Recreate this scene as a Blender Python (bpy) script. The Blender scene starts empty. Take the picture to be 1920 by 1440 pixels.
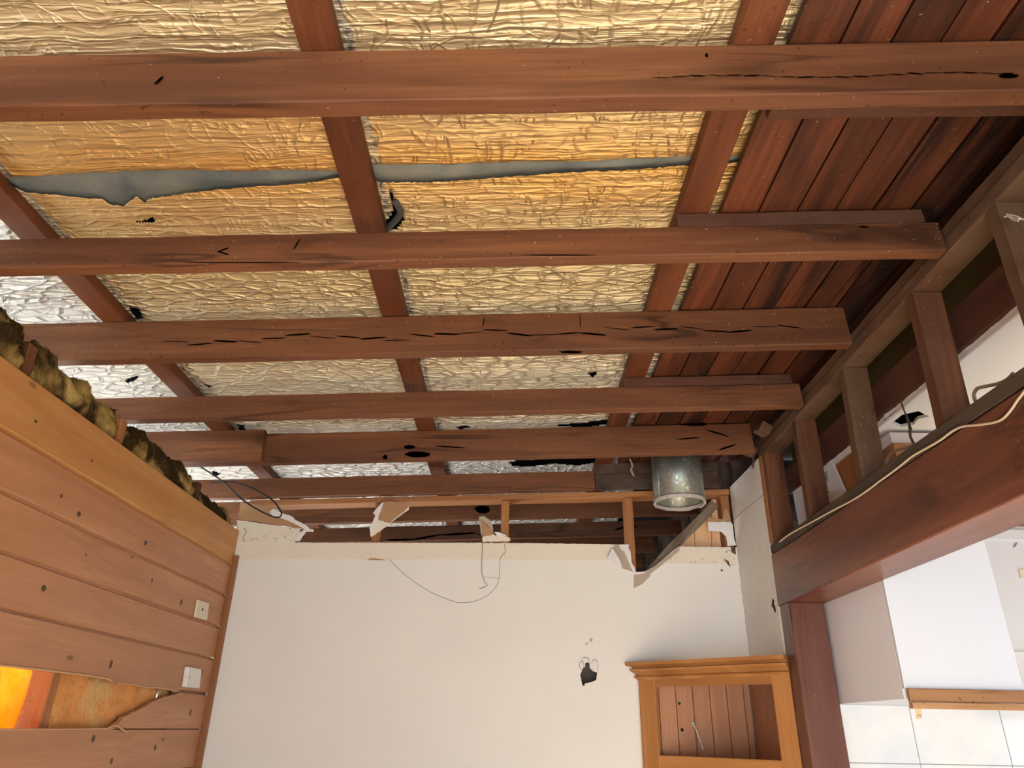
import bpy, bmesh, math, random
import numpy as np
from mathutils import Vector, Matrix, noise, geometry
random.seed(4)
S = bpy.context.scene
COL = S.collection

# ---------------------------------------------------------------- camera
FPX = 1355.0
_Y = Vector((-5, -647, -FPX)).normalized()
_Z = Vector((55, 2838, -FPX)); _Z = (_Z - _Y * _Z.dot(_Y)).normalized()
_X = _Y.cross(_Z)
M = Matrix((_X, _Y, _Z))
CAM = Vector((0, 0, 1.5))
cd = bpy.data.cameras.new('camera'); cam = bpy.data.objects.new('camera', cd); COL.objects.link(cam)
cd.sensor_fit = 'HORIZONTAL'; cd.sensor_width = 36; cd.lens = FPX / 1920 * 36; cd.clip_start = .02
cam.matrix_world = Matrix.Translation(CAM) @ M.to_4x4()
S.camera = cam
# ---------------------------------------------------------------- light
S.view_settings.view_transform = 'Standard'; S.view_settings.look = 'None'
S.view_settings.gamma = 1; S.view_settings.use_curve_mapping = False
S.view_settings.exposure = 1.16
W = bpy.data.worlds.new('world'); S.world = W; W.use_nodes = True
bg = W.node_tree.nodes['Background']; bg.inputs[0].default_value = (.68, .83, 1.0, 1); bg.inputs[1].default_value = 1.1
sd = bpy.data.lights.new('sun', 'SUN'); sd.energy = 16; sd.angle = .01; sd.color = (1, .95, .87)
sun = bpy.data.objects.new('sun', sd); COL.objects.link(sun)
sun.rotation_euler = Vector((.22, .87, -.35)).to_track_quat('-Z', 'Y').to_euler()
def area(name, loc, to, sx, sy, e, col):
    d = bpy.data.lights.new(name, 'AREA'); d.shape = 'RECTANGLE'; d.size = sx; d.size_y = sy; d.energy = e; d.color = col
    o = bpy.data.objects.new(name, d); COL.objects.link(o); o.location = loc
    o.rotation_euler = (Vector(to) - Vector(loc)).to_track_quat('-Z', 'Y').to_euler(); return o
area('daylight_rear_opening', (-.1, -2.9, .95), (-.1, 1.2, 2.0), 2.6, 1.6, 26, (.62, .80, 1))
area('daylight_kitchen_window', (3.9, 1.6, 1.5), (1.5, 2.4, 1.6), 1.6, 1.1, 9, (.62, .80, 1))
area('fill_light_back_room', (-1.35, 5.3, 1.1), (.6, 5.0, 2.9), 1.2, 1.0, 14, (1, .95, .88))  # added fill lamp, brightens the framing beyond the back wall

# ---------------------------------------------------------------- geometry helpers
def ray(u, v): return M @ Vector((u - 960, -(v - 720), -FPX))
def PX(u, v, x): d = ray(u, v); return CAM + d * (x / d.x)
def PY(u, v, y): d = ray(u, v); return CAM + d * (y / d.y)
def PZ(u, v, z): d = ray(u, v); return CAM + d * ((z - 1.5) / d.z)
K = .043; TILT = -math.atan(K)
def PR(u, v, z0): d = ray(u, v); return CAM + d * ((z0 - 1.5) / (d.z - K * d.x))

def tag(o, label=None, cat=None, group=None, kind=None):
    if label: o['label'] = label
    if cat: o['category'] = cat
    if group: o['group'] = group
    if kind: o['kind'] = kind
    return o
def link(name, bm, mats, parent=None, smooth=False):
    me = bpy.data.meshes.new(name); bmesh.ops.recalc_face_normals(bm, faces=bm.faces); bm.to_mesh(me); bm.free()
    for m in (mats if isinstance(mats, (list, tuple)) else [mats]): me.materials.append(m)
    if smooth: me.polygons.foreach_set('use_smooth', [True] * len(me.polygons))
    o = bpy.data.objects.new(name, me); COL.objects.link(o)
    if parent: o.parent = parent
    return o
def empty(name, loc=(0, 0, 0)):
    o = bpy.data.objects.new(name, None); COL.objects.link(o); o.location = loc; o.empty_display_size = .1; return o
def addbox(bm, x0, x1, y0, y1, z0, z1, mi=0):
    r = bmesh.ops.create_cube(bm, size=1); vs = r['verts']
    for v in vs:
        v.co = Vector((x0 if v.co.x < 0 else x1, y0 if v.co.y < 0 else y1, z0 if v.co.z < 0 else z1))
    for f in set(f for v in vs for f in v.link_faces): f.material_index = mi
    return vs
def timber(name, x0, x1, y0, y1, z0, z1, mat, parent=None, tilt=False, bev=.0025, wob=.0012, seg=None, off=(0, 0, 0), rot=None):
    """sawn timber, own origin at its centre, slightly uneven arrises; tilt=True: lies in the falling roof frame"""
    c = Vector(((x0 + x1) / 2, (y0 + y1) / 2, (z0 + z1) / 2)); d = [x1 - x0, y1 - y0, z1 - z0]
    bm = bmesh.new(); ax = d.index(max(d)); n = seg or max(2, int(d[ax] / .07))
    oth = [i for i in range(3) if i != ax]
    a, b = d[oth[0]] / 2, d[oth[1]] / 2; e = min(bev, a * .4, b * .4)
    prof = [(-a + e, -b), (a - e, -b), (a, -b + e), (a, b - e), (a - e, b), (-a + e, b), (-a, b - e), (-a, -b + e)]
    rings = []
    for i in range(n + 1):
        t = -d[ax] / 2 + d[ax] * i / n; ring = []
        for j, (p, q) in enumerate(prof):
            s = Vector((t * 3 + c.x * 7, j // 2 * 3.1 + c.y * 5, c.z * 3))
            w1 = noise.noise(s * 2.3) * wob; w2 = noise.noise(s * 2.1 + Vector((9, 9, 9))) * wob
            co = [0, 0, 0]; co[ax] = t; co[oth[0]] = p + w1; co[oth[1]] = q + w2
            ring.append(bm.verts.new(co))
        rings.append(ring)
    for i in range(n):
        for j in range(8):
            bm.faces.new((rings[i][j], rings[i][(j + 1) % 8], rings[i + 1][(j + 1) % 8], rings[i + 1][j]))
    bm.faces.new(rings[0]); bm.faces.new(rings[-1])
    o = link(name, bm, mat, parent)
    if tilt:
        o.location = (c.x, c.y, c.z + K * c.x); o.rotation_euler = (0, TILT, 0)
    else: o.location = c
    if rot: o.rotation_euler = rot
    if parent: o.location = Vector(o.location) - parent.location
    return o
def prism(name, pts, depth, mat, parent=None, holes=(), jag=0):
    """flat sheet: outline pts (3D, in one plane), extruded by vector depth"""
    depth = Vector(depth)
    def dens(L):
        if not jag: return [Vector(p) for p in L]
        out = []
        for i in range(len(L)):
            a, b = Vector(L[i]), Vector(L[(i + 1) % len(L)]); n = max(1, int((b - a).length / .012))
            nn = depth.normalized().cross(b - a).normalized()
            for k in range(n):
                p = a.lerp(b, k / n)
                out.append(p + nn * (random.uniform(-jag, jag) if k else 0))
        return out
    loops = [dens(pts)] + [dens(h) for h in holes]
    flat = [v for L in loops for v in L]
    c = sum(loops[0], Vector()) / len(loops[0])
    tris = geometry.tessellate_polygon(loops)
    bm = bmesh.new()
    f = [bm.verts.new(v - c) for v in flat]; b = [bm.verts.new(v - c + depth) for v in flat]
    for t in tris:
        try: bm.faces.new([f[i] for i in t]); bm.faces.new([b[i] for i in reversed(t)])
        except ValueError: pass
    k = 0
    for L in loops:
        n = len(L)
        for i in range(n):
            p, q = k + i, k + (i + 1) % n
            try: bm.faces.new((f[p], f[q], b[q], b[p]))
            except ValueError: pass
        k += n
    o = link(name, bm, mat, parent); o.location = c - (parent.location if parent else Vector()); return o
def tube(name, pts, r, mat, parent=None, res=6, smooth=True):
    P = [Vector(p) for p in pts]; c = sum(P, Vector()) / len(P)
    if smooth and len(P) > 2:
        Q = []
        for i in range(len(P) - 1):
            p0, p1, p2, p3 = P[max(i - 1, 0)], P[i], P[i + 1], P[min(i + 2, len(P) - 1)]
            for k in range(res):
                t = k / res
                Q.append(.5 * ((2 * p1) + (p2 - p0) * t + (2 * p0 - 5 * p1 + 4 * p2 - p3) * t * t + (3 * p1 - p0 - 3 * p2 + p3) * t ** 3))
        P = Q + [P[-1]]
    bm = bmesh.new(); rings = []; n = 8; up = None
    for i, p in enumerate(P):
        d = (P[min(i + 1, len(P) - 1)] - P[max(i - 1, 0)]).normalized()
        if up is None: up = d.orthogonal().normalized()
        up = (up - d * up.dot(d)).normalized(); sd_ = d.cross(up)
        rings.append([bm.verts.new(p - c + (up * math.cos(a) + sd_ * math.sin(a)) * r) for a in (2 * math.pi * k / n for k in range(n))])
    for q, w in zip(rings, rings[1:]):
        for k in range(n): bm.faces.new((q[k], q[(k + 1) % n], w[(k + 1) % n], w[k]))
    bm.faces.new(rings[0]); bm.faces.new(rings[-1])
    o = link(name, bm, mat, parent, smooth=True)
    o.location = c - (parent.location if parent else Vector()); return o

# ---------------------------------------------------------------- materials
class NT:
    def __init__(s, name):
        s.m = bpy.data.materials.new(name); s.m.use_nodes = True; s.t = s.m.node_tree; s.n = s.t.nodes; s.l = s.t.links
        s.b = s.n['Principled BSDF']
    def __call__(s, typ, **kw):
        o = s.n.new('ShaderNode' + typ)
        for k, v in kw.items():
            if k == 'i':
                for a, b in v.items():
                    if isinstance(b, bpy.types.NodeSocket): s.l.new(b, o.inputs[a])
                    else: o.inputs[a].default_value = b
            else: setattr(o, k, v)
        return o
    def math(s, op, a, b=None, clamp=False):
        o = s('Math', operation=op, use_clamp=clamp)
        for i, x in enumerate((a, b)):
            if x is None: continue
            if isinstance(x, bpy.types.NodeSocket): s.l.new(x, o.inputs[i])
            else: o.inputs[i].default_value = x
        return o.outputs[0]
    def ramp(s, fac, stops, interp='LINEAR'):
        o = s('ValToRGB'); cr = o.color_ramp; cr.interpolation = interp
        while len(cr.elements) < len(stops): cr.elements.new(.5)
        for e, (p, c) in zip(cr.elements, stops):
            e.position = p; e.color = (*c, 1) if isinstance(c, tuple) else (c, c, c, 1)
        s.l.new(fac, o.inputs[0]); return o.outputs[0]
    def mix(s, fac, a, b, mode='MIX'):
        o = s('Mix', data_type='RGBA', blend_type=mode)
        for k, x in ((0, fac), (6, a), (7, b)):
            if isinstance(x, bpy.types.NodeSocket): s.l.new(x, o.inputs[k])
            elif k == 0: o.inputs[0].default_value = x
            else: o.inputs[k].default_value = (*x, 1)
        return o.outputs[2]
    def coord(s, scale, rnd=True, src='Object'):
        tc = s('TexCoord'); v = tc.outputs[src]
        if rnd:
            oi = s('ObjectInfo'); a = s('VectorMath', operation='SCALE'); a.inputs[0].default_value = (37, 53, 71)
            s.l.new(oi.outputs['Random'], a.inputs['Scale'])
            b = s('VectorMath', operation='ADD'); s.l.new(v, b.inputs[0]); s.l.new(a.outputs[0], b.inputs[1]); v = b.outputs[0]
        mp = s('Mapping'); mp.inputs['Scale'].default_value = scale; s.l.new(v, mp.inputs['Vector']); return mp.outputs[0]
    def noise(s, vec, scale=1, detail=4, dist=0, rough=.5):
        o = s('TexNoise', i={'Vector': vec, 'Scale': scale, 'Detail': detail, 'Distortion': dist, 'Roughness': rough}); return o.outputs[0]
    def bump(s, h, strength=.3, dist=.002, normal=None):
        o = s('Bump', i={'Height': h, 'Strength': strength, 'Distance': dist})
        if normal: s.l.new(normal, o.inputs['Normal'])
        return o.outputs[0]
    def out(s, col=None, rough=None, nrm=None, **kw):
        if col is not None:
            if isinstance(col, bpy.types.NodeSocket): s.l.new(col, s.b.inputs['Base Color'])
            else: s.b.inputs['Base Color'].default_value = (*col, 1)
        if rough is not None:
            if isinstance(rough, bpy.types.NodeSocket): s.l.new(rough, s.b.inputs['Roughness'])
            else: s.b.inputs['Roughness'].default_value = rough
        if nrm: s.l.new(nrm, s.b.inputs['Normal'])
        for k, v in kw.items(): s.b.inputs[k].default_value = v
        return s.m
def lin(r, g, b): return tuple(((c / 255) / 12.92 if c / 255 < .04045 else ((c / 255 + .055) / 1.055) ** 2.4) for c in (r, g, b))
def axs(ax, a, b): return tuple(a if i == ax else b for i in range(3))

def wood(name, light, dark, ax, streak=.7, rough=.55, dust=0, dustcol=(.35, .29, .22), knots=0, var=.25, specks=.6, island=False, spec=.35):
    t = NT(name)
    if island:
        geo = t('NewGeometry'); tc = t('TexCoord'); a = t('VectorMath', operation='SCALE'); a.inputs[0].default_value = (3, 5, 7)
        t.l.new(geo.outputs['Random Per Island'], a.inputs['Scale'])
        b = t('VectorMath', operation='ADD'); t.l.new(tc.outputs['Object'], b.inputs[0]); t.l.new(a.outputs[0], b.inputs[1]); base = b.outputs[0]
        def C(sc):
            mp = t('Mapping'); mp.inputs['Scale'].default_value = sc; t.l.new(base, mp.inputs['Vector']); return mp.outputs[0]
        rnd = geo.outputs['Random Per Island']
    else:
        C = t.coord; rnd = t('ObjectInfo').outputs['Random']
    n1 = t.noise(C(axs(ax, .9, 9)), 1, 5, .6)
    n2 = t.noise(C(axs(ax, 3.5, 110)), 1, 4, .3)
    n3 = t.noise(C(axs(ax, .45, 4.5)), 1.3, 3, 1.2)
    col = t.mix(t.ramp(n1, [(.32, 0.), (.68, 1.)]), dark, light)
    col = t.mix(t.math('MULTIPLY', t.ramp(n2, [(.35, 1.), (.6, 0.)]), .45), col, dark)
    d = tuple(c * .35 for c in dark)
    band = t.math('ABSOLUTE', t.math('SUBTRACT', n3, .5))
    crack = t.ramp(band, [(0, 1.), (.008, .75), (.03, 0.)])
    msk = t.ramp(t.noise(C((1.6, 1.6, 1.6)), 1, 2), [(.45, 0.), (.6, 1.)])
    col = t.mix(t.math('MULTIPLY', t.math('MULTIPLY', crack, msk), streak), col, d)
    blot = t.ramp(t.noise(C(axs(ax, 2.2, 8)), 1, 4, .8), [(.66, 0.), (.78, 1.)])
    col = t.mix(t.math('MULTIPLY', blot, streak * .75), col, d)
    if knots:
        vo = t('TexVoronoi', i={'Vector': C(axs(ax, 2.6, 6.5)), 'Scale': 1.0, 'Randomness': 1.0})
        kd = vo.outputs['Distance']
        rings = t.math('SINE', t.math('MULTIPLY', kd, 60))
        rm = t.math('MULTIPLY', t.ramp(kd, [(.02, .5), (.34, 0.)]), t.math('MULTIPLY', t.math('ADD', rings, 1), .5))
        col = t.mix(t.math('MULTIPLY', rm, knots), col, dark)
        col = t.mix(t.math('MULTIPLY', t.ramp(kd, [(.035, 1.), (.075, 0.)]), knots * .85), col, d)
    sp = t.noise(C((60, 60, 60)), 1, 1)
    col = t.mix(t.math('MULTIPLY', t.ramp(sp, [(.72, 0.), (.76, 1.)]), specks), col, (.015, .008, .006))
    sp2 = t.noise(C((75, 75, 75)), 1.3, 1)
    col = t.mix(t.math('MULTIPLY', t.ramp(sp2, [(.76, 0.), (.79, 1.)]), specks * .7), col, (.55, .5, .45))
    if dust:
        dn = t.noise(C((7, 7, 7)), 1, 5)
        col = t.mix(t.math('MULTIPLY', t.ramp(dn, [(.3, 0.), (.62, 1.)]), dust), col, dustcol)
    vv = t.math('ADD', t.math('MULTIPLY', rnd, var), 1 - var / 2)
    hs = t('HueSaturation', i={'Value': vv, 'Color': col})
    nrm = t.bump(n2, .35, .0015); nrm = t.bump(n1, .25, .004, nrm)
    t.b.inputs['Specular IOR Level'].default_value = spec
    return t.out(hs.outputs[0], rough, nrm)

RED_L, RED_D = (.245, .098, .039), (.105, .036, .015)
m_beam = wood('redwood_beam', RED_L, RED_D, 0, streak=.85, rough=.6)
m_batten = wood('redwood_batten', (.21, .070, .025), (.10, .029, .011), 1, rough=.6)
m_lining = wood('roof_lining_board', (.145, .043, .017), (.024, .008, .005), 1, streak=1, island=True, var=.7, rough=.55)
m_packer = wood('old_packer', (.14, .055, .030), (.06, .022, .013), 0, dust=.3, dustcol=(.13, .075, .05), rough=.8)
m_dusty = wood('dusty_framing', (.17, .085, .042), (.075, .034, .017), 2, dust=.4, dustcol=(.17, .105, .058), rough=.85)
m_dusty_red = wood('dusty_framing_red', (.20, .075, .032), (.09, .030, .014), 2, dust=.25, dustcol=(.17, .10, .055), rough=.8)
m_plate = wood('dusty_top_plate', (.15, .07, .034), (.065, .028, .015), 1, dust=.55, dustcol=(.17, .11, .065), rough=.9, specks=1)
m_sole = wood('grey_sole_plate', (.12, .088, .06), (.06, .042, .03), 1, dust=.4, dustcol=(.15, .11, .075), rough=.9)
m_hidden = wood('hidden_joist', (.15, .060, .036), (.08, .030, .018), 1, rough=.7)
m_olive = wood('olive_backing', (.13, .095, .03), (.08, .055, .016), 1, rough=.5, streak=.1)
m_lintel = wood('stained_lintel', (.27, .094, .045), (.12, .037, .020), 1, streak=.8, rough=.38, knots=.5, spec=.6)
m_post = wood('stained_post', (.18, .068, .048), (.11, .040, .029), 2, streak=.7, rough=.35, spec=.6)
m_newx = wood('pale_framing_x', (.52, .25, .095), (.30, .12, .042), 0, streak=.4, rough=.65)
m_newz = wood('pale_framing_z', (.44, .20, .07), (.27, .105, .036), 2, streak=.3, rough=.65)
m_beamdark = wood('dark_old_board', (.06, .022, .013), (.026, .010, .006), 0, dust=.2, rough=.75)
m_pink = wood('pinkish_pine', (.56, .285, .150), (.43, .20, .098), 1, streak=.2, rough=.42, knots=.9, island=True, var=.12, specks=.15)
m_orpine = wood('orange_pine', (.64, .335, .125), (.50, .23, .08), 1, streak=.15, rough=.4, knots=.8, island=True, var=.08, specks=.15)
m_trimz = wood('corner_trim_wood', (.34, .15, .058), (.23, .09, .034), 2, streak=.2, rough=.45)
m_cabx = wood('honey_pine_x', (.52, .25, .085), (.36, .15, .045), 0, streak=.15, rough=.35, knots=.7, specks=.1, spec=.5)
m_cabz = wood('honey_pine_z', (.50, .24, .080), (.35, .145, .045), 2, streak=.15, rough=.35, knots=.35, specks=.1, spec=.5)
m_cabback = wood('pink_pine_planks', (.50, .25, .13), (.37, .165, .08), 2, streak=.3, rough=.5, knots=.6, island=True, var=.15, specks=.1)
m_cabdark = wood('shadowy_side_planks', (.40, .19, .105), (.30, .13, .07), 2, streak=.3, rough=.5, knots=.3, island=True, var=.1, specks=.1)  # darker copy of the back planks, side shade painted into the colour
m_bknot = NT('black_knot').out((.018, .009, .006), .7)
m_streak = NT('dark_grain_streak').out((.095, .034, .018), .7)
m_knot = NT('pine_knot').out((.09, .055, .04), .6)
m_grey = wood('weathered_brace_wood', (.20, .145, .105), (.08, .05, .034), 0, streak=.9, rough=.9, dust=.3)
m_tg = wood('peach_boarding', (.92, .62, .36), (.80, .45, .22), 2, streak=.3, rough=.6, knots=.5, specks=.3)
m_pelmet = wood('pelmet_wood', (.47, .27, .13), (.27, .13, .055), 0, streak=.6, rough=.5)

def plaster(name, col, specks=0, zlo=None, mottled=.05, rough=.75, src_rnd=False):
    t = NT(name); v = t.coord((1, 1, 1), rnd=src_rnd)
    n = t.noise(v, 2.2, 4); n2 = t.noise(v, 240, 2)
    c = t.mix(t.ramp(n, [(.3, 0.), (.7, 1.)]), tuple(x * (1 - mottled) for x in col), col)
    if specks:
        s = t.noise(v, 55, 3, 1.5)
        big = t.ramp(t.noise(v, 7, 3), [(.46, 0.), (.6, 1.)])
        k = t.math('MULTIPLY', t.math('MULTIPLY', t.ramp(s, [(.62, 0.), (.66, 1.)]), big), specks)
        c = t.mix(k, c, (.08, .045, .03))
        st = t.ramp(t.noise(v, 5, 4, .6), [(.5, 0.), (.75, 1.)])
        c = t.mix(t.math('MULTIPLY', st, .35 * specks), c, tuple(x * y for x, y in zip(col, (.72, .62, .48))))
    return t.out(c, rough, t.bump(n2, .08, .001), **{'Specular IOR Level': .3})
m_wall = plaster('painted_plasterboard', (.84, .83, .79))
m_band = plaster('bare_cream_band', (.84, .77, .65), specks=.15)
m_banddirty = plaster('mouldy_cream_band', (.84, .77, .64), specks=1)
m_return = plaster('old_cream_return_wall', (.84, .83, .78), specks=.3)
m_torn = plaster('torn_gypsum', (.86, .84, .84), mottled=.15)
m_brownp = plaster('brown_paper_backing', (.46, .27, .135), mottled=.1)
m_cav = plaster('dusty_cavity', (.15, .125, .10))
m_tanp = plaster('tan_torn_paper', (.47, .39, .31), mottled=.08)
m_kwall = plaster('kitchen_wall_paint', (.72, .73, .75))
m_kceil = plaster('kitchen_ceiling_paint', (.80, .80, .79), mottled=.02)
m_kpink = plaster('pinkish_bulkhead', (.72, .64, .62))
m_melside = plaster('cupboard_side_grey', (.86, .88, .95), mottled=.03, rough=.5)
m_melfront = plaster('cupboard_front_white', (.66, .71, .80), mottled=.01, rough=.35)
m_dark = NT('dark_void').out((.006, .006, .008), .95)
m_plas_cream = NT('cream_plastic').out((.74, .66, .50), .35)
m_plas_white = NT('white_plastic').out((.78, .76, .73), .35)
m_screw = NT('steel_screw').out((.35, .35, .36), .35, Metallic=.9)
m_black = NT('black_cable').out((.012, .012, .014), .45)
m_cable = NT('cream_cable').out((.72, .58, .40), .5)
m_cable2 = NT('dusty_flat_cable').out((.30, .23, .15), .7)
m_web = NT('cobweb_dust').out((.10, .07, .05), 1)
m_webw = NT('pale_web').out((.6, .55, .48), 1)
m_tape = NT('masking_tape').out((.66, .52, .32), .8)
m_crack = NT('crack_line').out((.20, .16, .13), .9)
m_hole = NT('drilled_hole').out((.02, .015, .012), .9)
m_chrome = NT('silver_conduit').out((.75, .76, .78), .25, Metallic=1.0)

def foil():
    t = NT('wrinkled_foil')
    tc = t('TexCoord'); P = tc.outputs['Object']; sx = t('SeparateXYZ'); t.l.new(P, sx.inputs[0]); x, y = sx.outputs[0], sx.outputs[1]
    def mp(v, sc, rot=0):
        m = t('Mapping'); m.inputs['Scale'].default_value = sc; m.inputs['Rotation'].default_value = (0, 0, rot); t.l.new(v, m.inputs['Vector']); return m.outputs[0]
    dn = t('TexNoise', i={'Vector': mp(P, (3, 6, 1)), 'Scale': 1.5, 'Detail': 3})
    ds = t('VectorMath', operation='SCALE', i={'Scale': .04}); t.l.new(dn.outputs['Color'], ds.inputs[0])
    D = t('VectorMath', operation='ADD'); t.l.new(P, D.inputs[0]); t.l.new(ds.outputs[0], D.inputs[1]); D = D.outputs[0]
    def line(n, w): return t.ramp(t.math('ABSOLUTE', t.math('SUBTRACT', n, .5)), [(0, 1.), (w * .35, .55), (w, 0.)])
    l1 = line(t.noise(mp(D, (1.3, 22, 1)), 1, 2, .1), .11)
    l2 = line(t.noise(mp(D, (2.6, 44, 1)), 1, 2, .1), .14)
    l3 = line(t.noise(mp(D, (13, 5, 1)), 1, 2, .6), .05)
    l4 = line(t.noise(mp(D, (7, 9, 1), .8), 1, 1, .2), .028)
    vv1 = t.ramp(t('TexVoronoi', feature='DISTANCE_TO_EDGE', i={'Vector': mp(D, (11, 27, .01)), 'Scale': 1.0}).outputs['Distance'], [(0, 1.), (.05, .5), (.16, 0.)])
    farm = t.ramp(t.math('MAXIMUM', t.math('DIVIDE', y, 6), t.math('MULTIPLY', t.math('SUBTRACT', -1.45, x), 9)), [(.27, .15), (.40, 1.)])
    m3 = t.ramp(t.noise(mp(P, (3, 30, 1)), 1, 2), [(.46, 0.), (.54, 1.)])
    st = t.noise(mp(D, (2.0, 60, 1)), 1, 4, .2)
    st2 = t.noise(mp(D, (30, 90, 1)), 1, 3, .2)
    h = t.math('ADD', t.math('MULTIPLY', l1, .55), t.math('MULTIPLY', l2, .30))
    h = t.math('ADD', h, t.math('MULTIPLY', t.math('MULTIPLY', l3, m3), .55)); h = t.math('ADD', h, t.math('MULTIPLY', l4, .25))
    h = t.math('ADD', h, t.math('MULTIPLY', t.math('MULTIPLY', vv1, farm), 1.6)); h = t.math('ADD', h, t.math('MULTIPLY', st, .7)); h = t.math('ADD', h, t.math('MULTIPLY', st2, .18))
    nrm = t.bump(h, 1.0, .009)
    # amber stain beside the open joint; gold-to-silver shift paints reflections into the foil colour
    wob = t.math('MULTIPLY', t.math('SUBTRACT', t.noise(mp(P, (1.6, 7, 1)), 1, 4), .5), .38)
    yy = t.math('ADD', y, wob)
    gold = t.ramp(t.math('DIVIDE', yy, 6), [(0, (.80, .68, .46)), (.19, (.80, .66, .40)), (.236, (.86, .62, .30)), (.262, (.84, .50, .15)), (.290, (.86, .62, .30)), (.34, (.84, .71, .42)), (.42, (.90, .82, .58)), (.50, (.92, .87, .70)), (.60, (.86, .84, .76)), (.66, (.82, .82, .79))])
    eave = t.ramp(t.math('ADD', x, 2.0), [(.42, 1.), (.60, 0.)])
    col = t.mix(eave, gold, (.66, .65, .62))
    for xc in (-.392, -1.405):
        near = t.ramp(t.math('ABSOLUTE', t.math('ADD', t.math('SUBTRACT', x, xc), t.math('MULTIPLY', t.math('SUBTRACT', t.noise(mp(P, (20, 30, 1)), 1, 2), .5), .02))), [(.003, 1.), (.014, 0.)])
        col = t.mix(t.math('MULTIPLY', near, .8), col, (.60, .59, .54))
        fr = t.ramp(t.noise(mp(P, (40, 70, 1)), 1, 2), [(.5, 0.), (.6, 1.)])
        col = t.mix(t.math('MULTIPLY', t.math('MULTIPLY', near, fr), .75), col, (.05, .05, .055))
    blot = t.ramp(t.noise(mp(P, (5, 22, 1)), 1, 4, .5), [(.55, 0.), (.75, 1.)])
    col = t.mix(t.math('MULTIPLY', blot, .25), col, (.58, .34, .10))
    sp = t.ramp(t.noise(mp(P, (26, 60, 1)), 1, 2), [(.76, 0.), (.79, 1.)])
    col = t.mix(t.math('MULTIPLY', sp, .7), col, (.12, .05, .02))
    return t.out(col, .46, nrm, Metallic=.55)
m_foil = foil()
def blanket():
    t = NT('grey_blanket'); v = t.coord((1, 1, 1), False); n = t.noise(v, 6, 5, .4); n2 = t.noise(v, 90, 4)
    c = t.mix(t.ramp(n, [(.3, 0.), (.7, 1.)]), (.20, .26, .30), (.50, .53, .48))
    return t.out(c, .6, t.bump(n2, .4, .003))
m_blanket = blanket()
m_scrap = NT('grey_scrap').out((.07, .075, .068), .7)
def wool(name, a, b, dk, amt, trans=0):
    t = NT(name); v = t.coord((1, 1, 1)); n = t.noise(v, 9, 4, .8); n2 = t.noise(t.coord((30, 160, 30)), 1, 4, 1.5); n3 = t.noise(v, 6.5, 4, .6)
    c = t.mix(t.ramp(n, [(.3, 0.), (.7, 1.)]), a, b)
    c = t.mix(t.math('MULTIPLY', t.ramp(n3, [(.39, 0.), (.53, 1.)]), amt), c, dk)
    c = t.mix(t.math('MULTIPLY', t.ramp(n2, [(.3, .5), (.6, 0.)]), 1), c, tuple(x * .5 for x in a))
    nr = t.bump(n2, .6, .006)
    if trans:
        tr = t('BsdfTranslucent'); t.l.new(c, tr.inputs[0]); mx = t('MixShader'); mx.inputs[0].default_value = trans
        t.out(c, 1, nr); t.l.new(t.b.outputs[0], mx.inputs[1]); t.l.new(tr.outputs[0], mx.inputs[2]); t.l.new(mx.outputs[0], t.n['Material Output'].inputs[0]); return t.m
    return t.out(c, 1, nr, **{'Specular IOR Level': .05})
m_wool = wool('stained_yellow_wool', (.32, .21, .06), (.72, .52, .20), (.035, .022, .012), 1.0)
m_woolg = wool('orange_wool', (.80, .42, .16), (.80, .58, .26), (.85, .30, .08), .6)
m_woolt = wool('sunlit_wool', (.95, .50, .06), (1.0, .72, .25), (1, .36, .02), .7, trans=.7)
def galv():
    t = NT('galvanised_steel'); v = t.coord((1, 1, 1), False)
    n = t.noise(v, 55, 4, 1); n2 = t.noise(t.coord((9, 9, 2), False), 1, 4)
    c = t.mix(t.ramp(n2, [(.35, 0.), (.7, 1.)]), (.20, .23, .22), (.42, .44, .39))
    c = t.mix(t.ramp(n, [(.58, 0.), (.68, 1.)]), c, (.66, .67, .62))
    return t.out(c, t.ramp(n, [(.4, .5), (.7, .3)]), t.bump(n, .25, .001), Metallic=.75)
m_galv = galv()
def tiles():
    t = NT('glazed_wall_tile'); v = t.coord((1, 1, 1), False); n = t.noise(v, 3.5, 4, 1.2)
    c = t.mix(t.ramp(n, [(.35, 0.), (.65, 1.)]), (.66, .73, .80), (.80, .82, .83))
    return t.out(c, .12, None, **{'Specular IOR Level': .6})
m_tile = tiles(); m_grout = NT('grey_grout').out((.28, .30, .33), .9)
m_floor = wood('pale_floor', (.60, .50, .38), (.50, .40, .29), 1, streak=.2, rough=.5)
m_ground = plaster('pale_concrete', (.52, .49, .44), mottled=.2)
m_clad = plaster('white_cladding', (.7, .7, .68))
m_rim = plaster('flaky_rim', (.62, .58, .54), specks=.6, mottled=.3)

# ---------------------------------------------------------------- setting: shell
def sbox(name, x0, x1, y0, y1, z0, z1, mat):
    bm = bmesh.new(); c = Vector(((x0 + x1) / 2, (y0 + y1) / 2, (z0 + z1) / 2))
    addbox(bm, x0 - c.x, x1 - c.x, y0 - c.y, y1 - c.y, z0 - c.z, z1 - c.z)
    o = link(name, bm, mat); o.location = c; tag(o, kind='structure'); return o
XR, XL, YB = 1.242, -1.527, 4.0
sbox('floor', -1.66, 4.1, -3.0, 4.1, -.1, 0, m_floor)
sbox('ground', -14, 14, -16, 16, -.3, -.1, m_ground)
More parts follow.
